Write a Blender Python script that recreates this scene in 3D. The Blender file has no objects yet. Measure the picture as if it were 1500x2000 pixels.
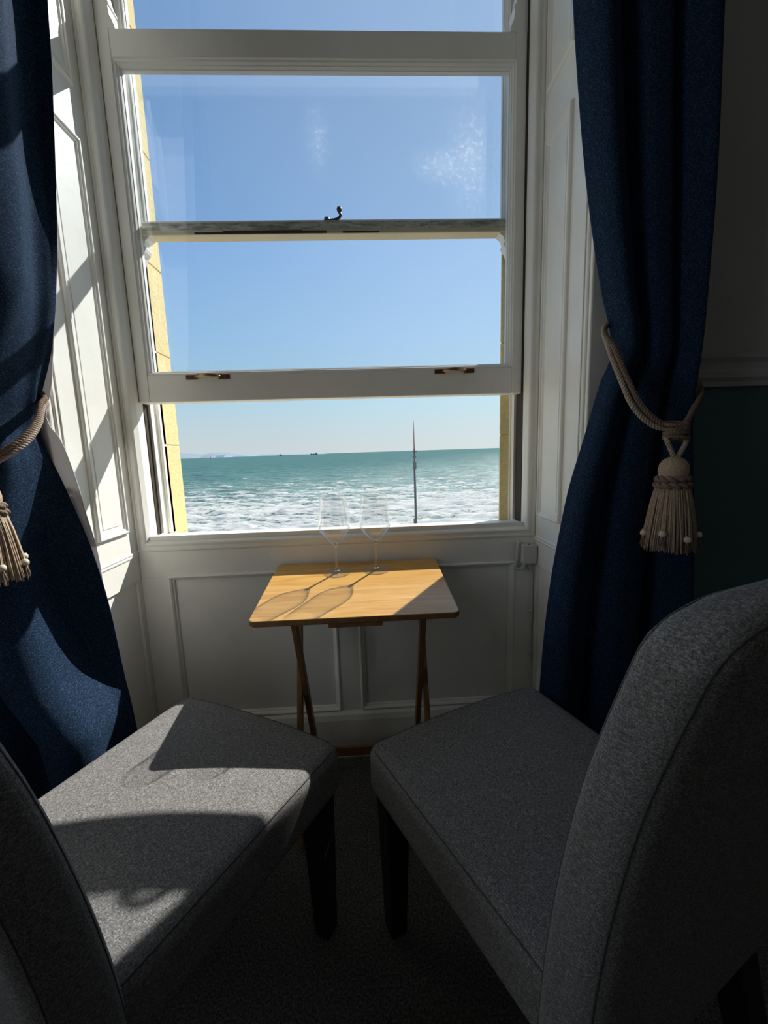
import bpy, bmesh, math, random
from mathutils import Vector, Matrix
random.seed(7)
PI = math.pi
sc = bpy.context.scene
COL = sc.collection

# ------------------------------------------------------------------ camera
CAM = Vector((0.0, -1.30, 1.05))
p_, r_, y_ = math.radians(8.44), math.radians(1.83), math.radians(2.31)
fwd = Vector((math.sin(y_) * math.cos(p_), math.cos(y_) * math.cos(p_), -math.sin(p_)))
rt = Vector((math.cos(y_), -math.sin(y_), 0))
dn = fwd.cross(rt)
rt2 = rt * math.cos(r_) + dn * math.sin(r_)
dn2 = -rt * math.sin(r_) + dn * math.cos(r_)
cd = bpy.data.cameras.new('camera')
cam = bpy.data.objects.new('camera', cd)
COL.objects.link(cam)
cd.sensor_fit = 'VERTICAL'
cd.sensor_height = 36.0
cd.lens = 36.0 * 796.0 / 2000.0
cd.clip_start = 0.02
cd.clip_end = 60000
m = Matrix.Identity(4)
for i in range(3):
    m[i][0], m[i][1], m[i][2], m[i][3] = rt2[i], -dn2[i], -fwd[i], CAM[i]
cam.matrix_world = m
sc.camera = cam

# ------------------------------------------------------------------ view, sun, sky
sc.view_settings.view_transform = 'Standard'
sc.view_settings.look = 'None'
sc.view_settings.exposure = 0.0
sc.view_settings.gamma = 1.0
sc.view_settings.use_curve_mapping = False
SUN_DIR = Vector((-0.466, -0.612, -0.632)).normalized()
sl = bpy.data.lights.new('sun', 'SUN')
sl.energy = 7.1
sl.angle = math.radians(0.53)
sl.color = (1.0, 0.965, 0.90)
so = bpy.data.objects.new('sun', sl)
COL.objects.link(so)
so.rotation_euler = (-SUN_DIR).to_track_quat('Z', 'Y').to_euler()
so.location = (4, 6, 7)

# added fill light, shining in through an invented window in the unseen left wall
al = bpy.data.lights.new('added_side_fill', 'AREA')
al.shape = 'RECTANGLE'
al.size, al.size_y = 1.58, 0.56
al.energy = 5.5
al.color = (1.0, 0.985, 0.96)
ao = bpy.data.objects.new('added_side_fill', al)
COL.objects.link(ao)
ao.location = (-1.60, -1.30, 1.6)
ao.rotation_euler = (0, -math.pi / 2, 0)

W = bpy.data.worlds.new('world')
sc.world = W
W.use_nodes = True
wn, wl = W.node_tree.nodes, W.node_tree.links
wn.clear()
wo = wn.new('ShaderNodeOutputWorld')
bg = wn.new('ShaderNodeBackground')
bg.inputs[1].default_value = 0.90
tc = wn.new('ShaderNodeTexCoord')
sep = wn.new('ShaderNodeSeparateXYZ')
wl.new(tc.outputs['Generated'], sep.inputs[0])
ramp = wn.new('ShaderNodeValToRGB')
els = ramp.color_ramp.elements
els[0].position, els[0].color = 0.0, (0.66, 0.74, 0.76, 1)
els[1].position, els[1].color = 1.0, (0.12, 0.26, 0.55, 1)
for pos, c in ((0.05, (0.60, 0.735, 0.79)), (0.12, (0.48, 0.72, 0.87)), (0.25, (0.37, 0.62, 0.92)), (0.40, (0.26, 0.49, 0.86)), (0.62, (0.16, 0.345, 0.68))):
    e = els.new(pos)
    e.color = (*c, 1)
wl.new(sep.outputs[2], ramp.inputs[0])
dot = wn.new('ShaderNodeVectorMath')
dot.operation = 'DOT_PRODUCT'
wl.new(tc.outputs['Generated'], dot.inputs[0])
dot.inputs[1].default_value = tuple(-SUN_DIR)
mp = wn.new('ShaderNodeMapRange')
mp.inputs[1].default_value, mp.inputs[2].default_value = 0.45, 1.0
mp.inputs[3].default_value, mp.inputs[4].default_value = 0.0, 1.0
wl.new(dot.outputs['Value'], mp.inputs[0])
pw = wn.new('ShaderNodeMath')
pw.operation = 'POWER'
wl.new(mp.outputs[0], pw.inputs[0])
pw.inputs[1].default_value = 1.6
mx = wn.new('ShaderNodeMix')
mx.data_type = 'RGBA'
mx.blend_type = 'ADD'
wl.new(pw.outputs[0], mx.inputs[0])
wl.new(ramp.outputs[0], mx.inputs[6])
mx.inputs[7].default_value = (0.30, 0.31, 0.27, 1)
wl.new(mx.outputs[2], bg.inputs[0])
wl.new(bg.outputs[0], wo.inputs[0])

cy = sc.cycles
cy.max_bounces = 14
cy.diffuse_bounces = 6
cy.glossy_bounces = 6
cy.transmission_bounces = 10
cy.transparent_max_bounces = 24
cy.sample_clamp_indirect = 4.0
cy.caustics_refractive = False
cy.caustics_reflective = False
cy.use_denoising = True

# ------------------------------------------------------------------ materials
def new_mat(name):
    mt = bpy.data.materials.new(name)
    mt.use_nodes = True
    nt = mt.node_tree
    b = nt.nodes.get('Principled BSDF')
    return mt, nt, b

def noise(nt, scale, detail=4, vec=None, rough=0.55, dist=0.0):
    n = nt.nodes.new('ShaderNodeTexNoise')
    n.inputs['Scale'].default_value = scale
    n.inputs['Detail'].default_value = detail
    n.inputs['Roughness'].default_value = rough
    n.inputs['Distortion'].default_value = dist
    if vec is not None:
        nt.links.new(vec, n.inputs['Vector'])
    return n

def coords(nt, scale=(1, 1, 1), out='Object', rot=(0, 0, 0)):
    t = nt.nodes.new('ShaderNodeTexCoord')
    mpn = nt.nodes.new('ShaderNodeMapping')
    mpn.inputs['Scale'].default_value = scale
    mpn.inputs['Rotation'].default_value = rot
    nt.links.new(t.outputs[out], mpn.inputs[0])
    return mpn.outputs[0]

def ramp_of(nt, fac, stops):
    r = nt.nodes.new('ShaderNodeValToRGB')
    e = r.color_ramp.elements
    e[0].position, e[0].color = stops[0][0], (*stops[0][1], 1)
    e[1].position, e[1].color = stops[-1][0], (*stops[-1][1], 1)
    for pos, c in stops[1:-1]:
        k = e.new(pos)
        k.color = (*c, 1)
    nt.links.new(fac, r.inputs[0])
    return r.outputs[0]

def bump(nt, b, height, strength=0.3, dist=0.002):
    bp = nt.nodes.new('ShaderNodeBump')
    bp.inputs['Strength'].default_value = strength
    bp.inputs['Distance'].default_value = dist
    nt.links.new(height, bp.inputs['Height'])
    nt.links.new(bp.outputs[0], b.inputs['Normal'])

def paint(name, col, rough=0.45, var=0.05, bscale=45, bstr=0.12, spec=0.4, cscale=6):
    mt, nt, b = new_mat(name)
    v = coords(nt)
    n = noise(nt, cscale, 5, v)
    c2 = tuple(max(0, c * (1 - var * 2)) for c in col)
    nt.links.new(ramp_of(nt, n.outputs[0], ((0.3, c2), (0.7, col))), b.inputs['Base Color'])
    b.inputs['Roughness'].default_value = rough
    b.inputs['Specular IOR Level'].default_value = spec
    n2 = noise(nt, bscale, 6, v)
    bump(nt, b, n2.outputs[0], bstr, 0.004)
    return mt

M = {}
M['white'] = paint('white_gloss_paint', (0.87, 0.86, 0.805), 0.38)
M['sash_white'] = paint('sash_paint', (0.84, 0.83, 0.78), 0.42, 0.04)
M['wall_cream'] = paint('cream_wall_paint', (0.47, 0.465, 0.455), 0.8, 0.04, 120, 0.1)
M['wall_teal'] = paint('dark_teal_wall_paint', (0.075, 0.14, 0.145), 0.8, 0.04, 120, 0.1)
M['room_dark'] = paint('room_wall_paint', (0.62, 0.61, 0.59), 0.85, 0.04, 120, 0.1)
M['ceiling'] = paint('ceiling_paint', (0.75, 0.75, 0.73), 0.85, 0.03)
M['stucco'] = paint('yellow_stucco', (0.78, 0.64, 0.33), 0.9, 0.09, 140, 0.5, 0.2, 75)
M['cream'] = paint('cream_outside_paint', (0.80, 0.70, 0.47), 0.5, 0.06)
M['stone_sill'] = paint('stone_sill', (0.55, 0.53, 0.48), 0.9, 0.1, 60, 0.4)
M['plastic'] = paint('white_plastic', (0.62, 0.61, 0.57), 0.4, 0.02, 20, 0.02)
M['channel'] = paint('bare_channel_wood', (0.045, 0.032, 0.022), 0.8, 0.2, 60, 0.3)

def weathered():
    mt, nt, b = new_mat('weathered_rail_paint')
    v = coords(nt, (5, 30, 30))
    n = noise(nt, 2.0, 7, v, 0.7)
    n3 = noise(nt, 9.0, 5, coords(nt, (3, 12, 12)), 0.7)
    c = ramp_of(nt, n.outputs[0], ((0.30, (0.42, 0.39, 0.32)), (0.5, (0.70, 0.68, 0.58)), (0.64, (0.84, 0.83, 0.75))))
    d = ramp_of(nt, n3.outputs[0], ((0.40, (0.35, 0.33, 0.3)), (0.55, (1, 1, 1))))
    mu = nt.nodes.new('ShaderNodeMix')
    mu.data_type = 'RGBA'
    mu.blend_type = 'MULTIPLY'
    mu.inputs[0].default_value = 0.8
    nt.links.new(c, mu.inputs[6])
    nt.links.new(d, mu.inputs[7])
    nt.links.new(mu.outputs[2], b.inputs['Base Color'])
    b.inputs['Roughness'].default_value = 0.85
    bump(nt, b, n.outputs[0], 0.5, 0.003)
    return mt
M['weathered'] = weathered()
M['grime'] = paint('dark_grime', (0.05, 0.04, 0.035), 0.9, 0.3, 60, 0.5)

def wood(name, c1, c2, c3, rough=0.4, scale=(3, 40, 40)):
    mt, nt, b = new_mat(name)
    v = coords(nt, scale)
    n = noise(nt, 1.6, 6, v, 0.6, 1.2)
    nt.links.new(ramp_of(nt, n.outputs[0], ((0.32, c1), (0.5, c2), (0.68, c3))), b.inputs['Base Color'])
    b.inputs['Roughness'].default_value = rough
    bump(nt, b, n.outputs[0], 0.05, 0.001)
    return mt
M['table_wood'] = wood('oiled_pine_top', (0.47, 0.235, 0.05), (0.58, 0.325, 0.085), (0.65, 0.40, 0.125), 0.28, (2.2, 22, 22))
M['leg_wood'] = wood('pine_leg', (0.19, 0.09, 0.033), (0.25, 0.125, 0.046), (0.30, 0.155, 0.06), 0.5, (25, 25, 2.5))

def fabric(name, dark, mid, light, sc1=420, rough=0.95, sheen=0.0, bstr=0.5):
    mt, nt, b = new_mat(name)
    n1 = noise(nt, 1.0, 3, coords(nt, (sc1 * 0.35, sc1 * 1.3, sc1)), 0.6)
    n2 = noise(nt, 1.0, 3, coords(nt, (sc1 * 1.3, sc1 * 0.35, sc1)), 0.6)
    ad = nt.nodes.new('ShaderNodeMath')
    ad.operation = 'ADD'
    nt.links.new(n1.outputs[0], ad.inputs[0])
    nt.links.new(n2.outputs[0], ad.inputs[1])
    hf = nt.nodes.new('ShaderNodeMath')
    hf.operation = 'MULTIPLY'
    nt.links.new(ad.outputs[0], hf.inputs[0])
    hf.inputs[1].default_value = 0.5
    nt.links.new(ramp_of(nt, hf.outputs[0], ((0.36, dark), (0.5, mid), (0.64, light))), b.inputs['Base Color'])
    b.inputs['Roughness'].default_value = rough
    b.inputs['Specular IOR Level'].default_value = 0.15
    b.inputs['Sheen Weight'].default_value = sheen
    b.inputs['Sheen Roughness'].default_value = 0.5
    bump(nt, b, hf.outputs[0], bstr, 0.0015)
    return mt
M['chair_fabric'] = fabric('charcoal_tweed', (0.075, 0.073, 0.072), (0.175, 0.17, 0.165), (0.37, 0.36, 0.35), 620, bstr=0.15)
M['curtain'] = fabric('navy_curtain', (0.004, 0.010, 0.025), (0.009, 0.023, 0.052), (0.042, 0.090, 0.170), 480, bstr=0.15)
M['piping'] = fabric('charcoal_piping', (0.05, 0.05, 0.05), (0.09, 0.09, 0.088), (0.15, 0.15, 0.145), 500)
M['rope'] = fabric('taupe_rope', (0.25, 0.19, 0.14), (0.42, 0.34, 0.27), (0.58, 0.49, 0.40), 700, sheen=0.0)
M['rope_dark'] = fabric('mocha_rope', (0.13, 0.085, 0.065), (0.22, 0.155, 0.12), (0.33, 0.25, 0.2), 700, sheen=0.0)
M['fringe'] = fabric('taupe_fringe', (0.28, 0.20, 0.14), (0.43, 0.33, 0.24), (0.56, 0.45, 0.34), 500, sheen=0.0)
M['bead'] = paint('cream_bead', (0.68, 0.60, 0.48), 0.5, 0.05)

def carpet_mat():
    mt, nt, b = new_mat('charcoal_carpet')
    n = noise(nt, 210, 5, coords(nt), 0.7)
    nt.links.new(ramp_of(nt, n.outputs[0], ((0.36, (0.07, 0.07, 0.068)), (0.52, (0.19, 0.188, 0.18)), (0.68, (0.40, 0.39, 0.375)))), b.inputs['Base Color'])
    b.inputs['Roughness'].default_value = 1.0
    b.inputs['Specular IOR Level'].default_value = 0.1
    bump(nt, b, n.outputs[0], 1.0, 0.008)
    return mt
M['carpet'] = carpet_mat()

def simple(name, col, rough=0.5, metal=0.0, spec=0.5):
    mt, nt, b = new_mat(name)
    n = noise(nt, 30, 3, coords(nt))
    nt.links.new(ramp_of(nt, n.outputs[0], ((0.3, tuple(c * 0.88 for c in col)), (0.7, col))), b.inputs['Base Color'])
    b.inputs['Roughness'].default_value = rough
    b.inputs['Metallic'].default_value = metal
    b.inputs['Specular IOR Level'].default_value = spec
    return mt
M['black_wood'] = simple('black_lacquer', (0.012, 0.012, 0.012), 0.35)
M['brass'] = simple('aged_brass', (0.42, 0.28, 0.13), 0.38, 1.0)
M['brass_dark'] = simple('tarnished_brass', (0.16, 0.07, 0.04), 0.45, 0.7)
M['iron'] = simple('dark_iron', (0.05, 0.055, 0.05), 0.5, 0.4)
M['mast'] = simple('galvanised_pole', (0.16, 0.16, 0.165), 0.5, 0.2)
M['mast_tip'] = simple('rusty_tip', (0.30, 0.13, 0.11), 0.6)
M['ship'] = simple('ship_hull', (0.10, 0.17, 0.19), 0.8)
M['sand'] = simple('shingle_sand', (0.42, 0.36, 0.27), 0.95)
M['tarmac'] = simple('promenade_paving', (0.28, 0.27, 0.26), 0.9)
M['cliff'] = simple('hazy_chalk_headland', (0.30, 0.37, 0.42), 1.0, 0.0, 0.0)  # distance haze is mixed into this pale blue-grey
M['cliff_far'] = simple('hazy_far_headland', (0.36, 0.42, 0.45), 1.0, 0.0, 0.0)  # paler still, with more of the haze in the colour
M['chalk'] = simple('chalk_face', (0.52, 0.53, 0.53), 1.0, 0.0, 0.0)

def lining_mat():
    mt, nt, b = new_mat('white_lining')
    b.inputs['Base Color'].default_value = (0.72, 0.70, 0.69, 1)
    b.inputs['Roughness'].default_value = 0.9
    tr = nt.nodes.new('ShaderNodeBsdfTranslucent')
    tr.inputs[0].default_value = (0.62, 0.60, 0.60, 1)
    ms = nt.nodes.new('ShaderNodeMixShader')
    ms.inputs[0].default_value = 0.4
    nt.links.new(b.outputs[0], ms.inputs[1])
    nt.links.new(tr.outputs[0], ms.inputs[2])
    nt.links.new(ms.outputs[0], nt.nodes['Material Output'].inputs[0])
    n = noise(nt, 12, 3, coords(nt))
    bump(nt, b, n.outputs[0], 0.2, 0.01)
    return mt
M['lining'] = lining_mat()

def glass_mat(name, tint=(0.93, 0.95, 0.95), refl=1.0, salt=False, ior=1.46, bends=0.0):
    mt = bpy.data.materials.new(name)
    mt.use_nodes = True
    nt = mt.node_tree
    nt.nodes.clear()
    o = nt.nodes.new('ShaderNodeOutputMaterial')
    t = nt.nodes.new('ShaderNodeBsdfTransparent')
    t.inputs[0].default_value = (*tint, 1)
    g = nt.nodes.new('ShaderNodeBsdfGlossy')
    g.inputs['Roughness'].default_value = 0.0
    g.inputs[0].default_value = (refl, refl, refl, 1)
    f = nt.nodes.new('ShaderNodeFresnel')
    gm = nt.nodes.new('ShaderNodeNewGeometry')      # same index from either side: the pane is thin, it does not bend light
    im = nt.nodes.new('ShaderNodeMapRange')
    im.inputs[3].default_value, im.inputs[4].default_value = ior, 1.0 / ior
    nt.links.new(gm.outputs['Backfacing'], im.inputs[0])
    nt.links.new(im.outputs[0], f.inputs[0])
    ms = nt.nodes.new('ShaderNodeMixShader')
    nt.links.new(f.outputs[0], ms.inputs[0])
    nt.links.new(t.outputs[0], ms.inputs[1])
    nt.links.new(g.outputs[0], ms.inputs[2])
    last = ms.outputs[0]
    if salt:   # dried salt spray smears on the outside of the pane
        v = coords(nt)
        n1 = noise(nt, 55, 9, v, 0.8, 0.6)
        sp = ramp_of(nt, n1.outputs[0], ((0.52, (0, 0, 0)), (0.66, (1, 1, 1))))
        tcn = nt.nodes.new('ShaderNodeTexCoord')
        def blob(cx, cz, rx, rz):
            mpn = nt.nodes.new('ShaderNodeMapping')
            mpn.vector_type = 'TEXTURE'
            mpn.inputs['Location'].default_value = (cx, 0.11, cz)
            mpn.inputs['Scale'].default_value = (rx, 1.0, rz)
            nt.links.new(tcn.outputs['Object'], mpn.inputs[0])
            gr = nt.nodes.new('ShaderNodeTexGradient')
            gr.gradient_type = 'QUADRATIC_SPHERE'
            nt.links.new(mpn.outputs[0], gr.inputs[0])
            return gr.outputs[1]
        def mth(op, a, b_):
            k = nt.nodes.new('ShaderNodeMath')
            k.operation = op
            for i, s in enumerate((a, b_)):
                if isinstance(s, (int, float)):
                    k.inputs[i].default_value = s
                else:
                    nt.links.new(s, k.inputs[i])
            return k.outputs[0]
        mask = mth('ADD', mth('ADD', blob(0.37, 1.95, 0.13, 0.26), blob(0.27, 1.93, 0.13, 0.08)), mth('MULTIPLY', blob(-0.11, 2.0, 0.06, 0.16), 0.55))
        fac = mth('MULTIPLY', mth('MULTIPLY', mask, mth('ADD', mth('MULTIPLY', sp, 0.85), 0.16)), 0.42)
        tl = nt.nodes.new('ShaderNodeBsdfTranslucent')
        tl.inputs[0].default_value = (0.8, 0.8, 0.8, 1)
        m2 = nt.nodes.new('ShaderNodeMixShader')
        nt.links.new(fac, m2.inputs[0])
        nt.links.new(last, m2.inputs[1])
        nt.links.new(tl.outputs[0], m2.inputs[2])
        last = m2.outputs[0]
    if bends:   # part of the light is bent by the curved wall
        rf = nt.nodes.new('ShaderNodeBsdfGlass')
        rf.inputs['Roughness'].default_value = 0.0
        rf.inputs['IOR'].default_value = 1.5
        m3 = nt.nodes.new('ShaderNodeMixShader')
        m3.inputs[0].default_value = bends
        nt.links.new(last, m3.inputs[1])
        nt.links.new(rf.outputs[0], m3.inputs[2])
        last = m3.outputs[0]
    nt.links.new(last, o.inputs[0])
    return mt
M['pane'] = glass_mat('window_glass', (0.955, 0.972, 0.985), 1.0)
M['pane_salt'] = glass_mat('salt_stained_glass', (0.955, 0.972, 0.985), 1.0, True)
M['wineglass'] = glass_mat('thin_wine_glass', (0.982, 0.985, 0.985), 1.0, False, 1.62, 0.0)

def crystal():
    mt, nt, b = new_mat('solid_stem_glass')
    b.inputs['Base Color'].default_value = (0.97, 0.975, 0.975, 1)
    b.inputs['Transmission Weight'].default_value = 1.0
    b.inputs['Roughness'].default_value = 0.0
    b.inputs['IOR'].default_value = 1.5
    return mt
M['crystal'] = crystal()

def sea_mat():
    mt, nt, b = new_mat('sea_water')
    L = nt.links
    tcn = nt.nodes.new('ShaderNodeTexCoord')
    sx = nt.nodes.new('ShaderNodeSeparateXYZ')
    L.new(tcn.outputs['Object'], sx.inputs[0])
    # how far out: foam dies away from the beach to the open sea
    far = nt.nodes.new('ShaderNodeMapRange')
    far.inputs[1].default_value, far.inputs[2].default_value = 40, 330
    far.inputs[3].default_value, far.inputs[4].default_value = 0, 1
    L.new(sx.outputs[1], far.inputs[0])
    base = ramp_of(nt, far.outputs[0], ((0.0, (0.155, 0.20, 0.18)), (0.2, (0.105, 0.20, 0.17)), (0.5, (0.072, 0.165, 0.145)), (1.0, (0.055, 0.14, 0.125))))
    def mth(op, a, b_=0.0):
        k = nt.nodes.new('ShaderNodeMath')
        k.operation = op
        for i, s in enumerate((a, b_)):
            if isinstance(s, (int, float)):
                k.inputs[i].default_value = s
            else:
                L.new(s, k.inputs[i])
        return k.outputs[0]
    def ridged(sx, sy, det, dist):
        q = noise(nt, 1.0, det, coords(nt, (sx, sy, 1)), 0.6, dist)
        return mth('SUBTRACT', 1.0, mth('MULTIPLY', mth('ABSOLUTE', mth('SUBTRACT', q.outputs[0], 0.5)), 3.2))
    r1 = ridged(0.10, 0.22, 5, 1.0)
    r2 = ridged(0.34, 0.60, 4, 1.2)
    fine = noise(nt, 1.0, 6, coords(nt, (1.1, 1.5, 1)), 0.75, 0.8)
    big = noise(nt, 1.0, 3, coords(nt, (0.014, 0.10, 1)), 0.5, 0.8)
    thr = nt.nodes.new('ShaderNodeValToRGB')
    ce = thr.color_ramp.elements
    ce[0].position, ce[0].color = 0.0, (0.56,) * 3 + (1,)
    ce[1].position, ce[1].color = 1.0, (0.99,) * 3 + (1,)
    for pos, v in ((0.08, 0.61), (0.17, 0.70), (0.28, 0.775), (0.45, 0.85), (0.65, 0.91)):
        k = ce.new(pos)
        k.color = (v, v, v, 1)
    L.new(far.outputs[0], thr.inputs[0])
    mixn = mth('ADD', mth('ADD', mth('MULTIPLY', r1, 0.30), mth('MULTIPLY', r2, 0.34)), mth('ADD', mth('MULTIPLY', fine.outputs[0], 0.40), mth('MULTIPLY', big.outputs[0], 0.26)))
    mixn = mth('ADD', mth('MULTIPLY', mixn, 0.80), mth('MULTIPLY', sx.outputs[2], 0.30))
    f = nt.nodes.new('ShaderNodeMapRange')
    f.interpolation_type = 'SMOOTHSTEP'
    L.new(mth('SUBTRACT', mixn, thr.outputs[0]), f.inputs[0])
    f.inputs[1].default_value, f.inputs[2].default_value = -0.03, 0.10
    sw = noise(nt, 1.0, 6, coords(nt, (0.05, 0.32, 1)), 0.65, 0.6)
    vary = nt.nodes.new('ShaderNodeMix')
    vary.data_type = 'RGBA'
    vary.blend_type = 'MULTIPLY'
    vary.inputs[0].default_value = 1.0
    L.new(base, vary.inputs[6])
    L.new(ramp_of(nt, sw.outputs[0], ((0.36, (0.55, 0.60, 0.62)), (0.5, (1, 1, 1)), (0.62, (1.4, 1.3, 1.27)))), vary.inputs[7])
    mc = nt.nodes.new('ShaderNodeMix')
    mc.data_type = 'RGBA'
    L.new(f.outputs[0], mc.inputs[0])
    L.new(vary.outputs[2], mc.inputs[6])
    mc.inputs[7].default_value = (0.55, 0.545, 0.50, 1)
    nt.nodes.remove(b)
    df = nt.nodes.new('ShaderNodeBsdfDiffuse')
    L.new(mc.outputs[2], df.inputs[0])
    gl = nt.nodes.new('ShaderNodeBsdfGlossy')
    gl.inputs['Roughness'].default_value = 0.20
    gf = nt.nodes.new('ShaderNodeMapRange')
    L.new(f.outputs[0], gf.inputs[0])
    gf.inputs[3].default_value, gf.inputs[4].default_value = 0.13, 0.01
    ms = nt.nodes.new('ShaderNodeMixShader')
    L.new(gf.outputs[0], ms.inputs[0])
    L.new(df.outputs[0], ms.inputs[1])
    L.new(gl.outputs[0], ms.inputs[2])
    L.new(ms.outputs[0], nt.nodes['Material Output'].inputs[0])
    w1 = noise(nt, 1.0, 8, coords(nt, (0.25, 0.5, 1)), 0.7, 0.5)
    bump(nt, df, w1.outputs[0], 0.7, 0.5)
    bump(nt, gl, w1.outputs[0], 0.9, 0.8)
    return mt
M['sea'] = sea_mat()

# ------------------------------------------------------------------ mesh helpers
def obj(name, bm, mat, parent=None, smooth=False, mats=None):
    me = bpy.data.meshes.new(name)
    bmesh.ops.recalc_face_normals(bm, faces=bm.faces)
    bm.to_mesh(me)
    bm.free()
    for mm in (mats or [mat]):
        me.materials.append(mm)
    if smooth:
        for p in me.polygons:
            p.use_smooth = True
    o = bpy.data.objects.new(name, me)
    COL.objects.link(o)
    if parent is not None:
        o.parent = parent
    return o

def empty(name, loc=(0, 0, 0), rot=(0, 0, 0)):
    o = bpy.data.objects.new(name, None)
    o.empty_display_size = 0.05
    COL.objects.link(o)
    o.location = loc
    o.rotation_euler = rot
    return o

def tag(o, label, cat, group=None):
    o['label'] = label
    o['category'] = cat
    if group:
        o['group'] = group
    return o

def struct(o, label=None):
    o['kind'] = 'structure'
    if label:
        o['label'] = label
        o['category'] = label.split()[-1]
    return o

def merge(bm, tmp, mi=0):
    me = bpy.data.meshes.new('tmp')
    if mi:
        for f in tmp.faces:
            f.material_index = mi
    tmp.to_mesh(me)
    tmp.free()
    bm.from_mesh(me)
    bpy.data.meshes.remove(me)

def box(bm, x0, x1, y0, y1, z0, z1, bev=0.0, seg=2, mi=0):
    t = bmesh.new()
    bmesh.ops.create_cube(t, size=1.0)
    for v in t.verts:
        v.co = Vector((x0 + (v.co.x + .5) * (x1 - x0), y0 + (v.co.y + .5) * (y1 - y0), z0 + (v.co.z + .5) * (z1 - z0)))
    if bev > 0:
        bmesh.ops.bevel(t, geom=list(t.edges), offset=bev, segments=seg, profile=0.5, affect='EDGES')
    merge(bm, t, mi)

def hexa(bm, b4, t4, bev=0.0, seg=2):
    """solid between two quads (each four points, same winding)"""
    t = bmesh.new()
    vb = [t.verts.new(p) for p in b4]
    vt = [t.verts.new(p) for p in t4]
    t.faces.new(vb[::-1])
    t.faces.new(vt)
    for i in range(4):
        t.faces.new((vb[i], vb[(i + 1) % 4], vt[(i + 1) % 4], vt[i]))
    bmesh.ops.recalc_face_normals(t, faces=t.faces)
    if bev > 0:
        bmesh.ops.bevel(t, geom=list(t.edges), offset=bev, segments=seg, profile=0.5, affect='EDGES')
    merge(bm, t)

def prism(bm, pts, fn, d0, d1):
    """polygon pts (u,v) extruded from d0 to d1; fn(u,v,d) -> point"""
    a = [bm.verts.new(fn(u, v, d0)) for u, v in pts]
    b = [bm.verts.new(fn(u, v, d1)) for u, v in pts]
    n = len(pts)
    bm.faces.new(a)
    bm.faces.new(b[::-1])
    for i in range(n):
        bm.faces.new((a[i], b[i], b[(i + 1) % n], a[(i + 1) % n]))

def ring(bm, fn, u0, u1, v0, v1, prof):
    """mitred moulding round a rectangle; prof = (inset, height) list; fn(u,v,h)"""
    rows = []
    for d, h in prof:
        rows.append([bm.verts.new(fn(u, v, h)) for u, v in ((u0 + d, v0 + d), (u1 - d, v0 + d), (u1 - d, v1 - d), (u0 + d, v1 - d))])
    for a, b in zip(rows, rows[1:]):
        for i in range(4):
            bm.faces.new((a[i], a[(i + 1) % 4], b[(i + 1) % 4], b[i]))

def tube(bm, pts, rad, n=8, cap=True):
    pts = [Vector(p) for p in pts]
    rads = rad if isinstance(rad, (list, tuple)) else [rad] * len(pts)
    rings = []
    up = None
    for i, p in enumerate(pts):
        t = (pts[min(i + 1, len(pts) - 1)] - pts[max(i - 1, 0)])
        if t.length < 1e-9:
            t = Vector((0, 0, 1))
        t.normalize()
        if up is None:
            up = t.orthogonal().normalized()
        up = (up - t * up.dot(t))
        if up.length < 1e-6:
            up = t.orthogonal()
        up.normalize()
        s = t.cross(up)
        rings.append([bm.verts.new(p + (up * math.cos(2 * PI * k / n) + s * math.sin(2 * PI * k / n)) * rads[i]) for k in range(n)])
    for a, b in zip(rings, rings[1:]):
        for k in range(n):
            bm.faces.new((a[k], a[(k + 1) % n], b[(k + 1) % n], b[k]))
    if cap:
        bm.faces.new(rings[0][::-1])
        bm.faces.new(rings[-1])

def lathe(bm, prof, n=32, c=(0, 0, 0), closed=False):
    c = Vector(c)
    rings = []
    for r, z in prof:
        if r < 1e-6:
            rings.append([bm.verts.new(c + Vector((0, 0, z)))])
        else:
            rings.append([bm.verts.new(c + Vector((r * math.cos(2 * PI * k / n), r * math.sin(2 * PI * k / n), z))) for k in range(n)])
    for a, b in zip(rings, rings[1:]):
        for k in range(n):
            k2 = (k + 1) % n
            if len(a) == 1 and len(b) == 1:
                continue
            if len(a) == 1:
                bm.faces.new((a[0], b[k], b[k2]))
            elif len(b) == 1:
                bm.faces.new((a[k], a[k2], b[0]))
            else:
                bm.faces.new((a[k], a[k2], b[k2], b[k]))

def catmull(pts, k=8):
    P = [Vector(p) for p in pts]
    P = [P[0] * 2 - P[1]] + P + [P[-1] * 2 - P[-2]]
    out = []
    for i in range(1, len(P) - 2):
        for j in range(k):
            t = j / k
            a, b, c, d = P[i - 1], P[i], P[i + 1], P[i + 2]
            out.append(0.5 * ((2 * b) + (c - a) * t + (2 * a - 5 * b + 4 * c - d) * t * t + (3 * b - a - 3 * c + d) * t ** 3))
    out.append(P[-2])
    return out

def lerp_tab(tab, x):
    """piecewise smooth lookup, tab sorted by falling or rising key"""
    t = sorted(tab)
    if x <= t[0][0]:
        return t[0][1]
    if x >= t[-1][0]:
        return t[-1][1]
    for i in range(len(t) - 1):
        if t[i][0] <= x <= t[i + 1][0]:
            a = t[max(i - 1, 0)]
            b, c = t[i], t[i + 1]
            d = t[min(i + 2, len(t) - 1)]
            h = c[0] - b[0]
            s = (x - b[0]) / h
            m0 = (c[1] - a[1]) / max(c[0] - a[0], 1e-9) * h
            m1 = (d[1] - b[1]) / max(d[0] - b[0], 1e-9) * h
            return (2 * s ** 3 - 3 * s * s + 1) * b[1] + (s ** 3 - 2 * s * s + s) * m0 + (-2 * s ** 3 + 3 * s * s) * c[1] + (s ** 3 - s * s) * m1

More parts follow.
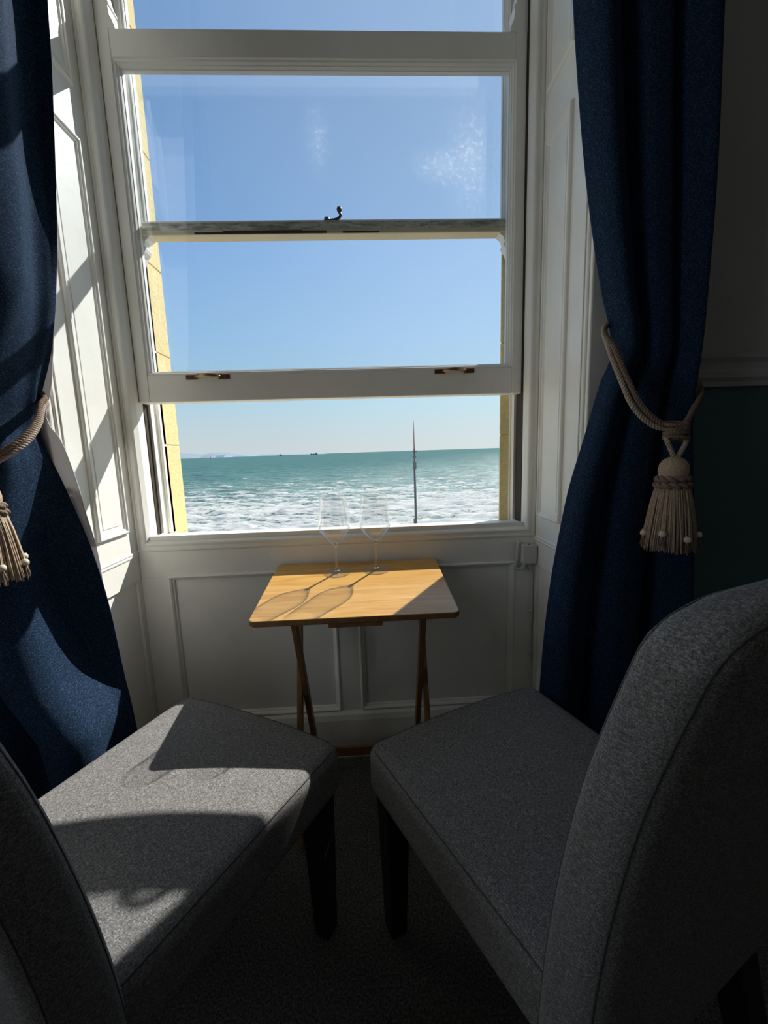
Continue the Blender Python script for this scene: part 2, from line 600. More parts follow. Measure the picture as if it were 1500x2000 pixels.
# ------------------------------------------------------------------ setting: sea, shore, headland
import numpy as np
rng = np.random.default_rng(5)
ys = [38.0]
while ys[-1] < 1100:
    ys.append(ys[-1] * 1.0085)
ys = np.array(ys)
NC = 420
tx_ = np.linspace(-1, 1, NC)
YY = np.repeat(ys[:, None], NC, 1)
XX = tx_[None, :] * (YY * 0.75 + 22) - YY * .03
ZZ = np.zeros_like(XX)
step = YY * .0085
for k in range(110):
    lam = 1.3 * (6.0 ** rng.random())
    th_ = rng.normal(0, .55)
    kx, ky = math.sin(th_) * 2 * PI / lam, math.cos(th_) * 2 * PI / lam
    amp = .0085 * lam ** .75
    fade = np.clip((lam / step - 1.5) / 2.5, 0, 1) * (1 + .6 * np.clip((YY - 90) / 200, 0, 1))
    ph_ = kx * XX + ky * YY + rng.random() * 6.28
    ZZ += amp * fade * (np.exp(1.2 * np.sin(ph_)) - 1.35) * .62
# breaking rollers near the beach
roll = np.exp(-((YY - 66 - 2.5 * np.sin(XX * .06) - 1.6 * np.sin(XX * .19 + 1)) / 1.6) ** 2) * .30 + np.exp(-((YY - 92 - 3 * np.sin(XX * .045 + 2) - 2 * np.sin(XX * .15)) / 2.2) ** 2) * .25
ZZ += roll * (0.55 + .45 * np.sin(XX * .11 + 1.3))
ZZ *= np.clip((YY - 36) / 14, .3, 1) * np.clip((1100 - YY) / 300, 0, 1)
nr = len(ys)
verts = np.stack([XX, YY, ZZ], -1).reshape(-1, 3).tolist()
faces = [(r * NC + c, r * NC + c + 1, (r + 1) * NC + c + 1, (r + 1) * NC + c) for r in range(nr - 1) for c in range(NC - 1)]
bm = bmesh.new()
xs = [-40000, -9000, -2000, -500, 0, 500, 2000, 9000, 40000]
yf = [float(ys[-1]) - 12, 2000, 4000, 9000, 40000]
g = [[bm.verts.new((x, y, -.05 if y < 1200 else 0)) for x in xs] for y in yf]
for a, b in zip(g, g[1:]):
    for i in range(len(xs) - 1):
        bm.faces.new((a[i], a[i + 1], b[i + 1], b[i]))
for s_ in (-1, 1):
    e = [(s_ * (float(y) * .75 + 22) - float(y) * .03 - s_ * 1.0, float(y)) for y in (38, 200, 600, float(ys[-1]))]
    q = [(bm.verts.new((x, y, -.05)), bm.verts.new((s_ * 40000, y, -.05))) for x, y in e]
    for a, b in zip(q, q[1:]):
        bm.faces.new((a[0], a[1], b[1], b[0]))
me_ = bpy.data.meshes.new('tmp')
me_.from_pydata(verts, [], faces)
bm.from_mesh(me_)
bpy.data.meshes.remove(me_)
sea = obj('sea', bm, M['sea'], None, True)
sea.location.z = -8.0
struct(sea)
bm = bmesh.new()
hexa(bm, [(-400, 21, -9.5), (400, 21, -9.5), (400, 44, -9.5), (-400, 44, -9.5)], [(-400, 21, -7.2), (400, 21, -7.2), (400, 44, -8.15), (-400, 44, -8.15)])
struct(obj('beach', bm, M['sand']))
bm = bmesh.new()
box(bm, -400, 400, 1.2, 21, -9.5, -6.6)
struct(obj('promenade', bm, M['tarmac']))

def ridge(name, pts, y, depth, mat, chalk=None):
    bm = bmesh.new()
    n = len(pts)
    front = [bm.verts.new((x, y, -12)) for x, z in pts]
    mid = [bm.verts.new((x, y + depth * 0.10, -8 + (z + 8) * (0.55 if i % 2 else 0.42))) for i, (x, z) in enumerate(pts)]
    top = [bm.verts.new((x, y + depth * 0.5, z)) for x, z in pts]
    back = [bm.verts.new((x, y + depth, -12)) for x, z in pts]
    for r, (a, b) in enumerate(((front, mid), (mid, top), (top, back), (back, front))):
        for i in range(n - 1):
            f = bm.faces.new((a[i], a[i + 1], b[i + 1], b[i]))
            if r == 0 and chalk and i in chalk:
                f.material_index = 1
    bm.faces.new([front[0], back[0], top[0], mid[0]])
    bm.faces.new([front[-1], mid[-1], top[-1], back[-1]])
    return obj(name, bm, None, None, False, [mat, M['chalk']])
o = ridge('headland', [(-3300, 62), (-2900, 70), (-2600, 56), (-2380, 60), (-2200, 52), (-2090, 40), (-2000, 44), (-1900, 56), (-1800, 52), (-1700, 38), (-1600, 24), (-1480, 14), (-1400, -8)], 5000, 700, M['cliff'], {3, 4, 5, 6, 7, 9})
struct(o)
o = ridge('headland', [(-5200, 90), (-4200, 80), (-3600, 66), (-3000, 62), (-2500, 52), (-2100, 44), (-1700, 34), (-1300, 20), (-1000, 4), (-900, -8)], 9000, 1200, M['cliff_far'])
struct(o)

# ------------------------------------------------------------------ setting: the house wall outside
SX0, SX1 = -0.69, 0.474           # clear width between the stuccoed jambs
bm = bmesh.new()
zs = [-9.0, -3.0, 0.42, 0.775, 1.095, 1.405, 1.69, 2.045, 2.40, 2.79]
for a, b in zip(zs, zs[1:]):
    box(bm, -5.0, SX0, 0.15, 0.27, a, b, 0.0035, 1)
    # the right-hand jamb is splayed outwards
    hexa(bm, [(SX1, .142, a), (5, .142, a), (5, .27, a), (.534, .27, a)], [(SX1, .142, b), (5, .142, b), (5, .27, b), (.534, .27, b)], 0.0035, 1)
box(bm, SX0 - .002, .536, 0.15, 0.27, -9, 0.70, 0.0035, 1)
box(bm, -5, 5, 0.15, 0.27, 2.79, 6.0, 0.0035, 1)
struct(obj('wall_exterior', bm, M['stucco']))
bm = bmesh.new()
prism(bm, [(0.10, 0.70), (0.10, 0.776), (0.148, 0.771), (0.33, 0.745), (0.33, 0.70)], lambda u, v, d: Vector((d, u, v)), SX0 + .001, SX1 + .020)
struct(obj('window_sill', bm, M['stucco']))

# ------------------------------------------------------------------ setting: the room
RX0, RX1, RY0, FY, CZ = -1.45, 2.3, -3.4, -0.27, 3.0     # FY: face of the wall beside the window recess
LX, RX = -0.735, 0.55                                   # recess cheeks
bm = bmesh.new()
box(bm, RX0, RX1, RY0, 0.15, -0.12, 0.0)
struct(obj('floor', bm, M['carpet']))
bm = bmesh.new()
box(bm, RX0, RX1, RY0, 0.15, CZ, CZ + .1)
struct(obj('ceiling', bm, M['ceiling']))
bm = bmesh.new()
box(bm, RX0, RX1, RY0 - .1, RY0, 0, CZ)
struct(obj('wall_back', bm, M['room_dark']))
bm = bmesh.new()
box(bm, RX1, RX1 + .1, RY0, FY, 0, CZ)
struct(obj('wall_right', bm, M['room_dark']))
bm = bmesh.new()
WY0, WY1, WZ0, WZ1 = -1.6, -1.0, 0.8, 2.4  # opening cut for the added window
box(bm, RX0 - .1, RX0, RY0, WY0, 0, CZ)
box(bm, RX0 - .1, RX0, WY1, FY, 0, CZ)
box(bm, RX0 - .1, RX0, WY0, WY1, 0, WZ0)
box(bm, RX0 - .1, RX0, WY0, WY1, WZ1, CZ)
struct(obj('wall_left', bm, M['room_dark']))
w2 = empty('added_fill_window', (0, 0, 0))  # invented window, added so the side fill light can enter
w2['kind'] = 'structure'
bm = bmesh.new()
for y in (WY0, WY1 - .05):
    box(bm, RX0 - .09, RX0 - .03, y, y + .05, WZ0, WZ1, .003)
for z in (WZ0, (WZ0 + WZ1) / 2 - .02, WZ1 - .05):
    box(bm, RX0 - .088, RX0 - .032, WY0 + .05, WY1 - .05, z, z + .05, .003)
obj('window_frame', bm, M['sash_white'], w2)
bm = bmesh.new()
box(bm, RX0 - .062, RX0 - .058, WY0 + .04, WY1 - .04, WZ0 + .04, WZ1 - .04)
obj('pane', bm, M['pane'], w2)

# wall around the window recess: cream above the dado rail, dark teal below
bm = bmesh.new()
DZ0, DZ1 = 1.185, 1.262
def side_wall(bm, x0, x1):
    box(bm, x0, x1, FY, 0.15, 0, DZ0 + .03, 0, 2, 1)
    box(bm, x0, x1, FY, 0.15, DZ0 + .03, CZ, 0, 2, 0)
side_wall(bm, RX0, LX - .07)
side_wall(bm, RX + .07, RX1)
box(bm, LX - .07, RX + .07, FY, 0.15, 2.80, CZ)
struct(obj('wall_front', bm, None, None, False, [M['wall_cream'], M['wall_teal']]))
for i, (x0, x1) in enumerate(((RX0, LX - .16), (RX + .16, RX1))):
    bm = bmesh.new()
    prism(bm, [(0, DZ0), (-.010, DZ0), (-.012, DZ0 + .012), (-.020, DZ0 + .02), (-.022, DZ0 + .034), (-.014, DZ0 + .042), (-.016, DZ0 + .055), (-.026, DZ0 + .066), (-.028, DZ0 + .075), (0, DZ0 + .08)],
          lambda u, v, d: Vector((d, FY + u, v)), x0, x1)
    struct(obj('trim_%d' % (i + 1), bm, M['wall_cream']))
    bm = bmesh.new()
    prism(bm, [(0, 0), (-.018, 0), (-.018, .13), (-.012, .145), (-.006, .16), (0, .165)], lambda u, v, d: Vector((d, FY + u, v)), x0, x1)
    struct(obj(('baseboard_left', 'baseboard_right')[i], bm, M['wall_cream']))
# flat architrave round the recess
for i, (x0, x1) in enumerate(((LX - .15, LX - .004), (RX + .004, RX + .15))):
    bm = bmesh.new()
    box(bm, x0, x1, FY - .014, FY, 0, 2.80, 0.004)
    struct(obj('trim_%d' % (i + 3), bm, M['white']))

# recess cheeks: panelled shutter linings
MOULD = [(0, 0), (.001, .006), (.004, .009), (.008, .009), (.010, .005), (.014, .005), (.0165, .002), (.018, .0005)]
def cheek(name, X, s, y0, y1):
    """s=+1 faces +X (left cheek), -1 faces -X; panels as child meshes"""
    bm = bmesh.new()
    xa, xb = (X - .066, X) if s > 0 else (X, X + .066)
    xr = (xa, xb - .008) if s > 0 else (xa + .008, xb)
    box(bm, xr[0], xr[1], FY + .049, -.021, 0.0, 0.6665, 0.0, 1)
    box(bm, xa, xb, FY, FY + .05, 0.0, 0.6665, 0.0, 1)
    box(bm, xa, xb, -.022, 0.03, 0.0, 0.6665, 0.0, 1)
    box(bm, xa, xb, FY, 0.03, 0.666, 0.7515, 0.0015, 1)
    box(bm, xa, xb, FY, 0.03, 0.753, 2.80, 0.0025, 1)
    prism(bm, [(0, .744), (.0022, .746), (.003, .749), (.0014, .753), (.003, .757), (.002, .761), (0, .763)], lambda u, v, d: Vector((X + s * u, d, v)), FY, 0.0)
    prism(bm, [(0, 0), (.012, 0), (.012, .155), (.004, .175), (0, .178)], lambda u, v, d: Vector((X + s * u, d, v)), FY, 0.0)
    o = struct(obj(name, bm, M['white']))
    fn = lambda u, v, h: Vector((X + s * h, u, v))
    for z0, z1 in ((0.828, 1.90), (2.022, 2.74)):
        bm = bmesh.new()
        ring(bm, fn, y0, y1, z0, z1, MOULD + [(.030, .0005), (.0305, .002)])
        d = .0305
        bm.faces.new([bm.verts.new(fn(u, v, .002)) for u, v in ((y0 + d, z0 + d), (y1 - d, z0 + d), (y1 - d, z1 - d), (y0 + d, z1 - d))])
        obj('panel', bm, M['white'], o)
    bm = bmesh.new()
    box(bm, min(X, X + s * .003), max(X, X + s * .003), FY + .012, FY + .020, 0.78, 2.78, 0.001, 1)
    obj('edge_bead', bm, M['white'], o)
    return o
cheek('wall_recess_left', LX, 1, -0.186, -0.044)
cheek('wall_recess_right', RX, -1, -0.176, -0.024)
bm = bmesh.new()
box(bm, LX, RX, FY, 0.03, 2.765, 2.80, 0.002)
struct(obj('ceiling_recess', bm, M['white']))

# panelled apron below the window
bm = bmesh.new()
AP = 0.012
def fl(bm, x0, x1, z0, z1):
    box(bm, x0, x1, 0.0, 0.045, z0, z1, 0.0015, 1)
box(bm, LX, RX, AP, 0.06, 0, 0.757)
fl(bm, LX, RX, 0.672, 0.757)
fl(bm, LX, -0.648, 0.172, 0.672)
fl(bm, -0.118, -0.042, 0.172, 0.672)
fl(bm, 0.480, RX, 0.172, 0.672)
fl(bm, LX, RX, 0.0, 0.172)
struct(obj('wall_apron', bm, M['white']))
apron = bpy.data.objects['wall_apron']
for x0, x1 in ((-0.648, -0.118), (-0.042, 0.480)):
    bm = bmesh.new()
    fn = lambda u, v, h: Vector((u, -h, v))
    ring(bm, fn, x0 - .004, x1 + .004, 0.168, 0.676, [(0, 0), (.002, .004), (.006, .005), (.010, .002), (.013, -.004), (.016, -.005), (.019, -.011)])
    obj('panel_moulding', bm, M['white'], apron)
bm = bmesh.new()
prism(bm, [(0, 0), (-.014, 0), (-.014, .140), (-.010, .158), (-.004, .166), (0, .168)], lambda u, v, d: Vector((d, u, v)), LX + .012, RX - .012)
struct(obj('baseboard_window', bm, M['white']))

# ------------------------------------------------------------------ setting: the sash window
win = empty('window_1', (0, 0, 0))
win['kind'] = 'structure'
F = lambda u, v, h: Vector((u, -h, v))
bm = bmesh.new()
# staff bead ring inside the room
ring(bm, F, LX, RX, 0.757, 2.77, [(0, -.03), (0, .0), (.002, .003), (.007, .004), (.010, .001), (.016, .001), (.018, .003), (.023, .0045), (.027, .003), (.030, -.001), (.0325, -.010), (.0355, -.020), (.036, -.036)])
obj('staff_bead', bm, M['white'], win)
bm = bmesh.new()
IL, IR, IB, IT = -0.700, 0.514, 0.800, 2.735
box(bm, -0.80, IL, 0.03, 0.15, 0.70, 2.80, 0.001, 1)
box(bm, IR, 0.62, 0.03, 0.15, 0.70, 2.80, 0.001, 1)
box(bm, IL, IR, 0.03, 0.15, IT, 2.80, 0.001, 1)
prism(bm, [(0.012, 0.72), (0.012, 0.804), (0.06, 0.800), (0.15, 0.788), (0.15, 0.72)], lambda u, v, d: Vector((d, u, v)), IL, IR)
# parting beads and outer linings
for x0, x1 in ((IL, IL + .010), (IR - .010, IR)):
    box(bm, x0, x1, 0.0855, 0.0895, IB, IT, 0.0008, 1)
for x0, x1 in ((IL, IL + .010), (IR - .006, IR)):
    box(bm, x0, x1, 0.1375, 0.17, IB - .01, IT, 0.002, 1)
obj('window_frame', bm, M['sash_white'], win)
bm = bmesh.new()
box(bm, IL, IL + .002, 0.062, 0.0855, IB, 2.7)
box(bm, IR - .002, IR, 0.031, 0.085, IB, 2.7)
obj('sash_channel', bm, M['channel'], win)

def sash(y0, y1, zb0, zb1, zt0, zt1, xi0, xi1, rail_child=False):
    bm = bmesh.new()
    x0, x1 = -0.6988, 0.5120
    box(bm, x0, xi0, y0, y1, zb0, zt1, 0.002, 1)
    box(bm, xi1, x1, y0, y1, zb0, zt1, 0.002, 1)
    if not rail_child:
        box(bm, xi0, xi1, y0 + .0004, y1, zb0, zb1, 0.002, 1)
    box(bm, xi0, xi1, y0 + .0004, y1, zt0, zt1, 0.002, 1)
    f2 = lambda u, v, h: Vector((u, y0 - h, v))
    ring(bm, f2, xi0 - .001, xi1 + .001, zb1 - .001, zt0 + .001,
         [(0, -.0), (.002, -.004), (.006, -.006), (.009, -.012), (.011, -.013), (.013, -.018), (.013, -.022), (.015, -.022), (.015, -.036), (0, -.0445)])
    return bm

# inner sash, slid up
bm = sash(0.040, 0.085, 1.223, 1.306, 2.160, 2.231, -0.665, 0.480)
# horns on top of its stiles
for xa, s in ((-0.6988, 1), (0.5120, -1)):
    prism(bm, [(0, 2.23), (.052, 2.23), (.050, 2.238), (.046, 2.25), (.040, 2.262), (.038, 2.285), (.041, 2.289), (.039, 2.297), (.034, 2.302), (.030, 2.33), (.022, 2.37), (.010, 2.40), (0, 2.405)],
          lambda u, v, d: Vector((xa + s * u, d, v)), 0.041, 0.0845)
s1 = obj('sash', bm, M['sash_white'], win)
s1['label'] = 'inner sash slid part way up, its bottom rail carrying two brass lifts'
bm = bmesh.new()
box(bm, -0.655, 0.470, 0.0625, 0.0655, 1.30, 2.163)
obj('pane', bm, M['pane'], s1)
def lift(x0, x1, z):
    bm = bmesh.new()
    L = x1 - x0
    for a, b in ((x0, x0 + L * .26), (x1 - L * .26, x1)):
        box(bm, a, b, 0.0375, 0.040, z - .007, z + .007, 0.001, 1)
        for k in (.25, .75):
            lathe(bm, [(0, 0), (.0025, .0005), (.0018, .0018), (0, .002)], 8, (a + (b - a) * k, .038, z))
    h = obj('sash_lift', bm, M['brass_dark'], s1)
    bm = bmesh.new()
    pts = []
    n = 14
    rows = []
    for i in range(n + 1):
        t = i / n
        x = x0 + L * (.2 + .6 * t)
        b = math.sin(PI * t)
        y = 0.0372 - .015 * b ** .7
        zz = z + .003 * b
        w = .0035 + .0015 * b
        rows.append([Vector((x, y, zz - w)), Vector((x, y - .002, zz + w)), Vector((x, y + .001, zz + w)), Vector((x, y + .003, zz - w))])
    vs = [[bm.verts.new(p) for p in r] for r in rows]
    for a, b in zip(vs, vs[1:]):
        for k in range(4):
            bm.faces.new((a[k], a[(k + 1) % 4], b[(k + 1) % 4], b[k]))
    bm.faces.new(vs[0])
    bm.faces.new(vs[-1][::-1])
    obj('sash_lift_grip', bm, M['brass'], s1, True)
lift(-0.548, -0.414, 1.2965)
lift(0.229, 0.357, 1.2965)

# outer sash, closed
bm = sash(0.090, 0.135, 1.727, 1.763, 2.655, 2.725, -0.660, 0.478, True)
for xa, s in ((-0.6988, 1), (0.5120, -1)):
    prism(bm, [(0, 1.728), (.060, 1.728), (.056, 1.722), (.046, 1.716), (.042, 1.70), (.046, 1.694), (.042, 1.684), (.034, 1.676), (.026, 1.655), (.012, 1.640), (0, 1.636)],
          lambda u, v, d: Vector((xa + s * u, d, v)), 0.094, 0.131)
s2 = obj('sash', bm, M['sash_white'], win)
s2['label'] = 'closed outer sash with a grubby weathered meeting rail'
bm = bmesh.new()
box(bm, -0.662, 0.480, 0.0904, 0.1345, 1.7275, 1.7625, 0.002, 1)
obj('meeting_rail', bm, M['cream'], s2)
bm = bmesh.new()
box(bm, -0.655, 0.474, 0.0892, 0.0908, 1.7405, 1.7615, 0.0006, 1)
obj('weathered_paint', bm, M['weathered'], s2)
bm = bmesh.new()
for x, w, h in ((-.50, .09, .006), (-.415, .13, .009), (-.29, .12, .010), (-.175, .08, .008), (-.045, .07, .006), (.02, .05, .005)):
    box(bm, x, x + w, 0.0888, 0.0906, 1.7285, 1.7285 + h, 0.0007, 1)
obj('grime_line', bm, M['grime'], s2)
bm = bmesh.new()
box(bm, -0.648, 0.466, 0.1085, 0.1115, 1.755, 2.66)
obj('pane', bm, M['pane_salt'], s2)
# fitch catch on the meeting rail
bm = bmesh.new()
box(bm, -0.106, -0.052, 0.094, 0.116, 1.7625, 1.7665, 0.001, 1)
lathe(bm, [(0.009, 1.766), (.010, 1.772), (.008, 1.780), (0, 1.782)], 14, (-.093, .105, 0))
tube(bm, catmull([(-.090, .103, 1.771), (-.07, .101, 1.772), (-.056, .099, 1.776), (-.050, .098, 1.784), (-.053, .098, 1.793)], 5), [.0045] * 21, 8)
lathe(bm, [(0, 1.791), (.006, 1.793), (.0085, 1.799), (.007, 1.805), (0, 1.808)], 14, (-.053, .098, 0))
obj('sash_catch', bm, M['iron'], s2, True)

# ------------------------------------------------------------------ outside things: mast, ships
t = tag(empty('antenna_mast', (1.828, 14.0, -6.6)), 'slim grey mast with a rust red tip standing against the sea', 'mast')
def lp(z): return z + 6.6
bm = bmesh.new()
tube(bm, [(0, 0, 0), (0, 0, lp(-1.8)), (-.006, 0, lp(0.5))], [.052, .048, .042], 12)
obj('pole', bm, M['mast'], t, True)
bm = bmesh.new()
tube(bm, [(-.006, 0, lp(0.45)), (-.012, 0, lp(1.1))], .03, 10)
obj('pole', bm, M['mast'], t, True)
bm = bmesh.new()
tube(bm, [(-.012, 0, lp(1.05)), (-.016, 0, lp(1.6)), (-.02, 0, lp(2.14))], [.022, .018, .010], 8)
obj('tip', bm, M['mast_tip'], t, True)
bm = bmesh.new()
box(bm, -.075, .085, -.05, .05, lp(0.99), lp(1.05), .008)
box(bm, -.02, .012, -.03, .03, lp(1.05), lp(1.12), .006)
obj('bracket', bm, M['mast'], t)
bm = bmesh.new()
box(bm, -.07, .05, -.05, .05, lp(0.78), lp(0.86), .008)
obj('bracket', bm, M['mast'], t)
bm = bmesh.new()
box(bm, -.06, .055, -.05, .05, lp(0.38), lp(0.62), .01)
obj('junction_housing', bm, M['mast'], t)
bm = bmesh.new()
box(bm, -.085, -.04, -.045, .045, lp(-1.72), lp(-1.52), .008)
obj('clip', bm, M['mast'], t)

def ship(x, y, L, label, tall):
    t = tag(empty('ship', (x, y, -8.0)), label, 'ship')
    bm = bmesh.new()
    w = L * .16
    hh = L * .11
    prism(bm, [(-L * .5, hh), (L * .5, hh * 1.15), (L * .44, -2), (-L * .46, -2)], lambda u, v, d: Vector((u, d, v)), -w / 2, w / 2)
    obj('hull', bm, M['ship'], t)
    bm = bmesh.new()
    if tall:
        box(bm, -L * .16, L * .14, -w * .4, w * .4, hh, hh + L * .22, 0.3, 1)
        box(bm, -L * .05, L * .06, -w * .3, w * .3, hh + L * .22, hh + L * .44, 0.3, 1)
    else:
        box(bm, L * .24, L * .40, -w * .4, w * .4, hh, hh + L * .17, 0.3, 1)
        for u in (-.42, -.1):
            b2 = bmesh.new()
            box(b2, L * u, L * (u + .05), -w * .2, w * .2, hh, hh + L * .10, 0.3, 1)
            obj('deck_crane', b2, M['ship'], t)
    obj('superstructure', bm, M['ship'], t)
    return t
ship(-816, 4000, 34, 'stubby dark ship on the horizon, nearer the headland than the long one', True)
ship(-497, 4000, 72, 'long low cargo ship on the horizon, midway along the sea', False)
ship(-1110, 3000, 18, 'tiny dim boat on the water in front of the pale cliffs', True)

# ------------------------------------------------------------------ curtains
def curtain(name, label, tL, tR, tY, tA, nf, zmax, nu=150, nv=130, ph=0.0, lead=None):
    root = tag(empty(name, (0, 0, 0)), label, 'curtain', None)
    bm = bmesh.new()
    rows = []
    for j in range(nv + 1):
        z = 0.015 + (zmax - 0.015) * j / nv
        L, R = lerp_tab(tL, z), lerp_tab(tR, z)
        Y, A = lerp_tab(tY, z), lerp_tab(tA, z)
        row = []
        for i in range(nu + 1):
            u = i / nu
            a = 2 * PI * nf * u + ph + 0.35 * math.sin(z * 1.7 + 4 * u)
            y = Y + A * (math.sin(a) + 0.16 * math.sin(2.3 * a + 1.3) + .2 * math.sin(.53 * a + z * 1.3))
            x = L + (R - L) * u
            x += 0.25 * (R - L) / nf * math.cos(a) * 0.28 * min(1, 8 * u * (1 - u))
            e = min(u, 1 - u) / 0.02
            if lead == 'R' and u > .97:
                y = y * (1 - (u - .97) / .03) + (Y + .03) * (u - .97) / .03
            if lead == 'L' and u < .03:
                y = y * (u / .03) + (Y + .03) * (1 - u / .03)
            row.append(bm.verts.new((x, y, z)))
        rows.append(row)
    for a, b in zip(rows, rows[1:]):
        for i in range(nu):
            bm.faces.new((a[i], a[i + 1], b[i + 1], b[i]))
    o = obj('face_cloth', bm, M['curtain'], root, True)
    sd = o.modifiers.new('thickness', 'SOLIDIFY')
    sd.thickness = 0.003
    sd.offset = 0
    return root

# right curtain
tL = [(2.98, .40), (2.4, .43), (1.976, .472), (1.835, .487), (1.687, .506), (1.541, .530), (1.389, .561), (1.309, .583), (1.248, .586), (1.197, .564), (1.057, .528), (.948, .499), (.82, .477), (.698, .460), (.51, .445), (.25, .435), (.01, .425)]
tR = [(2.98, .775), (1.965, .780), (1.69, .787), (1.532, .788), (1.332, .782), (1.16, .774), (1.084, .776), (.95, .790), (.677, .815), (.01, .835)]
tY = [(2.98, -.345), (1.6, -.345), (1.2, -.352), (1.08, -.350), (.8, -.345), (.01, -.34)]
tA = [(2.98, .030), (1.7, .028), (1.3, .020), (1.1, .016), (.95, .020), (.6, .026), (.01, .030)]
cR = curtain('curtain', 'navy curtain gathered at the right of the window by a cord with a whole tassel', tL, tR, tY, tA, 2.7, 2.98, ph=2.6, lead='L')
# left curtain: a flap at the wall, then a deep fold whose flank looks to the window
tE = [(2.98, -.545), (2.4, -.578), (1.974, -.613), (1.879, -.620), (1.715, -.637), (1.577, -.653), (1.433, -.676), (1.286, -.709), (1.199, -.742), (1.123, -.758), (.992, -.718), (.825, -.674), (.693, -.653), (.544, -.641), (.37, -.627), (.01, -.61)]
tS = [(2.98, -.66), (1.945, -.679), (1.679, -.701), (1.562, -.705), (1.386, -.723), (1.28, -.733), (1.178, -.750), (1.121, -.765), (1.057, -.745), (.935, -.752), (.859, -.762), (.778, -.753), (.685, -.731), (.622, -.716), (.554, -.695), (.484, -.660), (.412, -.632), (.01, -.615)]
tD = [(2.98, .15), (1.5, .15), (1.25, .12), (1.1, .075), (.95, .10), (.8, .12), (.5, .13), (.01, .13)]
root = tag(empty('curtain', (0, 0, 0)), 'navy curtain at the left of the window showing its white lining, partly sunlit', 'curtain', None)
cL = root
bm = bmesh.new()
rows = []
for j in range(151):
    z = 0.015 + 2.965 * j / 150
    E = lerp_tab(tE, z)
    S = min(lerp_tab(tS, z), E - .004)
    d = lerp_tab(tD, z)
    w = .006 * math.sin(z * 9)
    sec = [(E, -.298), (E * .5 + S * .5, -.306 + .3 * w), (S + .006, -.318), (S, -.338), (S - .004, -.338 - .35 * d), (S - .014, -.338 - .75 * d), (S - .045, -.338 - d), (S - .095 + w, -.338 - .93 * d),
           (S - .13 + w, -.338 - .55 * d), (S - .165, -.338 - .35 * d), (S - .205 - w, -.338 - .65 * d), (S - .245, -.338 - .8 * d), (S - .285 + w, -.338 - .4 * d), (S - .32, -.345), (S - .36, -.36)]
    q = min(1, max(0, (z - 1.20) / .22))
    q = q * q * (3 - 2 * q)
    T = S * .915
    up = [(E, -.296), (E * .5 + T * .5 - .01, -.302), (T - .022, -.312), (T - .030, -.340), (T - .014, -.378), (T, -.415), (T - .010, -.458), (T - .040, -.488),
          (T - .085 + w, -.475), (T - .125, -.42), (T - .165 - w, -.40), (T - .215, -.43), (T - .265 + w, -.40), (T - .33, -.36), (T - .40, -.36)]
    sec = [(a[0] + (b[0] - a[0]) * q, a[1] + (b[1] - a[1]) * q) for a, b in zip(sec, up)]
    row = [bm.verts.new((p.x, p.y, z)) for p in catmull([(x, y, 0) for x, y in sec], 9)]
    rows.append(row)
for a, b in zip(rows, rows[1:]):
    for i in range(len(a) - 1):
        bm.faces.new((a[i], a[i + 1], b[i + 1], b[i]))
o = obj('face_cloth', bm, M['curtain'], root, True)
sd = o.modifiers.new('thickness', 'SOLIDIFY')
sd.thickness = 0.003
sd.offset = 0
# white lining peeping out behind the leading edge of the left curtain
tLin = [(2.98, -0.5723), (2, -0.6388), (1.6, -0.6694), (1.389, -0.6929), (1.225, -0.7205), (1.175, -0.7379), (1.145, -0.7440), (1.111, -0.7215), (1.057, -0.7052), (0.972, -0.6888), (0.945, -0.6868), (0.838, -0.6694), (0.78, -0.6663), (0.6, -0.6663), (0.01, -0.6439)]
bm = bmesh.new()
rows = []
for j in range(121):
    z = 0.03 + 2.94 * j / 120
    E = lerp_tab(tLin, z)
    row = []
    for i in range(25):
        u = i / 24
        x = E - (1 - u) * .16
        y = -0.2885 + .002 * math.sin(9 * u + 2 * z)
        row.append(bm.verts.new((x, y, z)))
    rows.append(row)
for a, b in zip(rows, rows[1:]):
    for i in range(24):
        bm.faces.new((a[i], a[i + 1], b[i + 1], b[i]))
o = obj('lining', bm, M['lining'], cL, True)
o['label'] = 'white lining'
sd = o.modifiers.new('thickness', 'SOLIDIFY')
sd.thickness = 0.002

# ------------------------------------------------------------------ tie-backs with tassels
def twist(bm, path, R, r, strands, pitch, n=6):
    """strands twisted round a path"""
    P = catmull(path, 26)
    d = [0]
    for a, b in zip(P, P[1:]):
        d.append(d[-1] + (b - a).length)
    up = None
    frames = []
    for i, p in enumerate(P):
        t = (P[min(i + 1, len(P) - 1)] - P[max(i - 1, 0)]).normalized()
        if up is None:
            up = t.orthogonal().normalized()
        up = (up - t * up.dot(t)).normalized()
        frames.append((up.copy(), t.cross(up)))
    for s in range(strands):
        pts = []
        for i, p in enumerate(P):
            a = 2 * PI * (d[i] / pitch + s / strands)
            pts.append(p + (frames[i][0] * math.cos(a) + frames[i][1] * math.sin(a)) * R)
        tube(bm, pts, r, n)

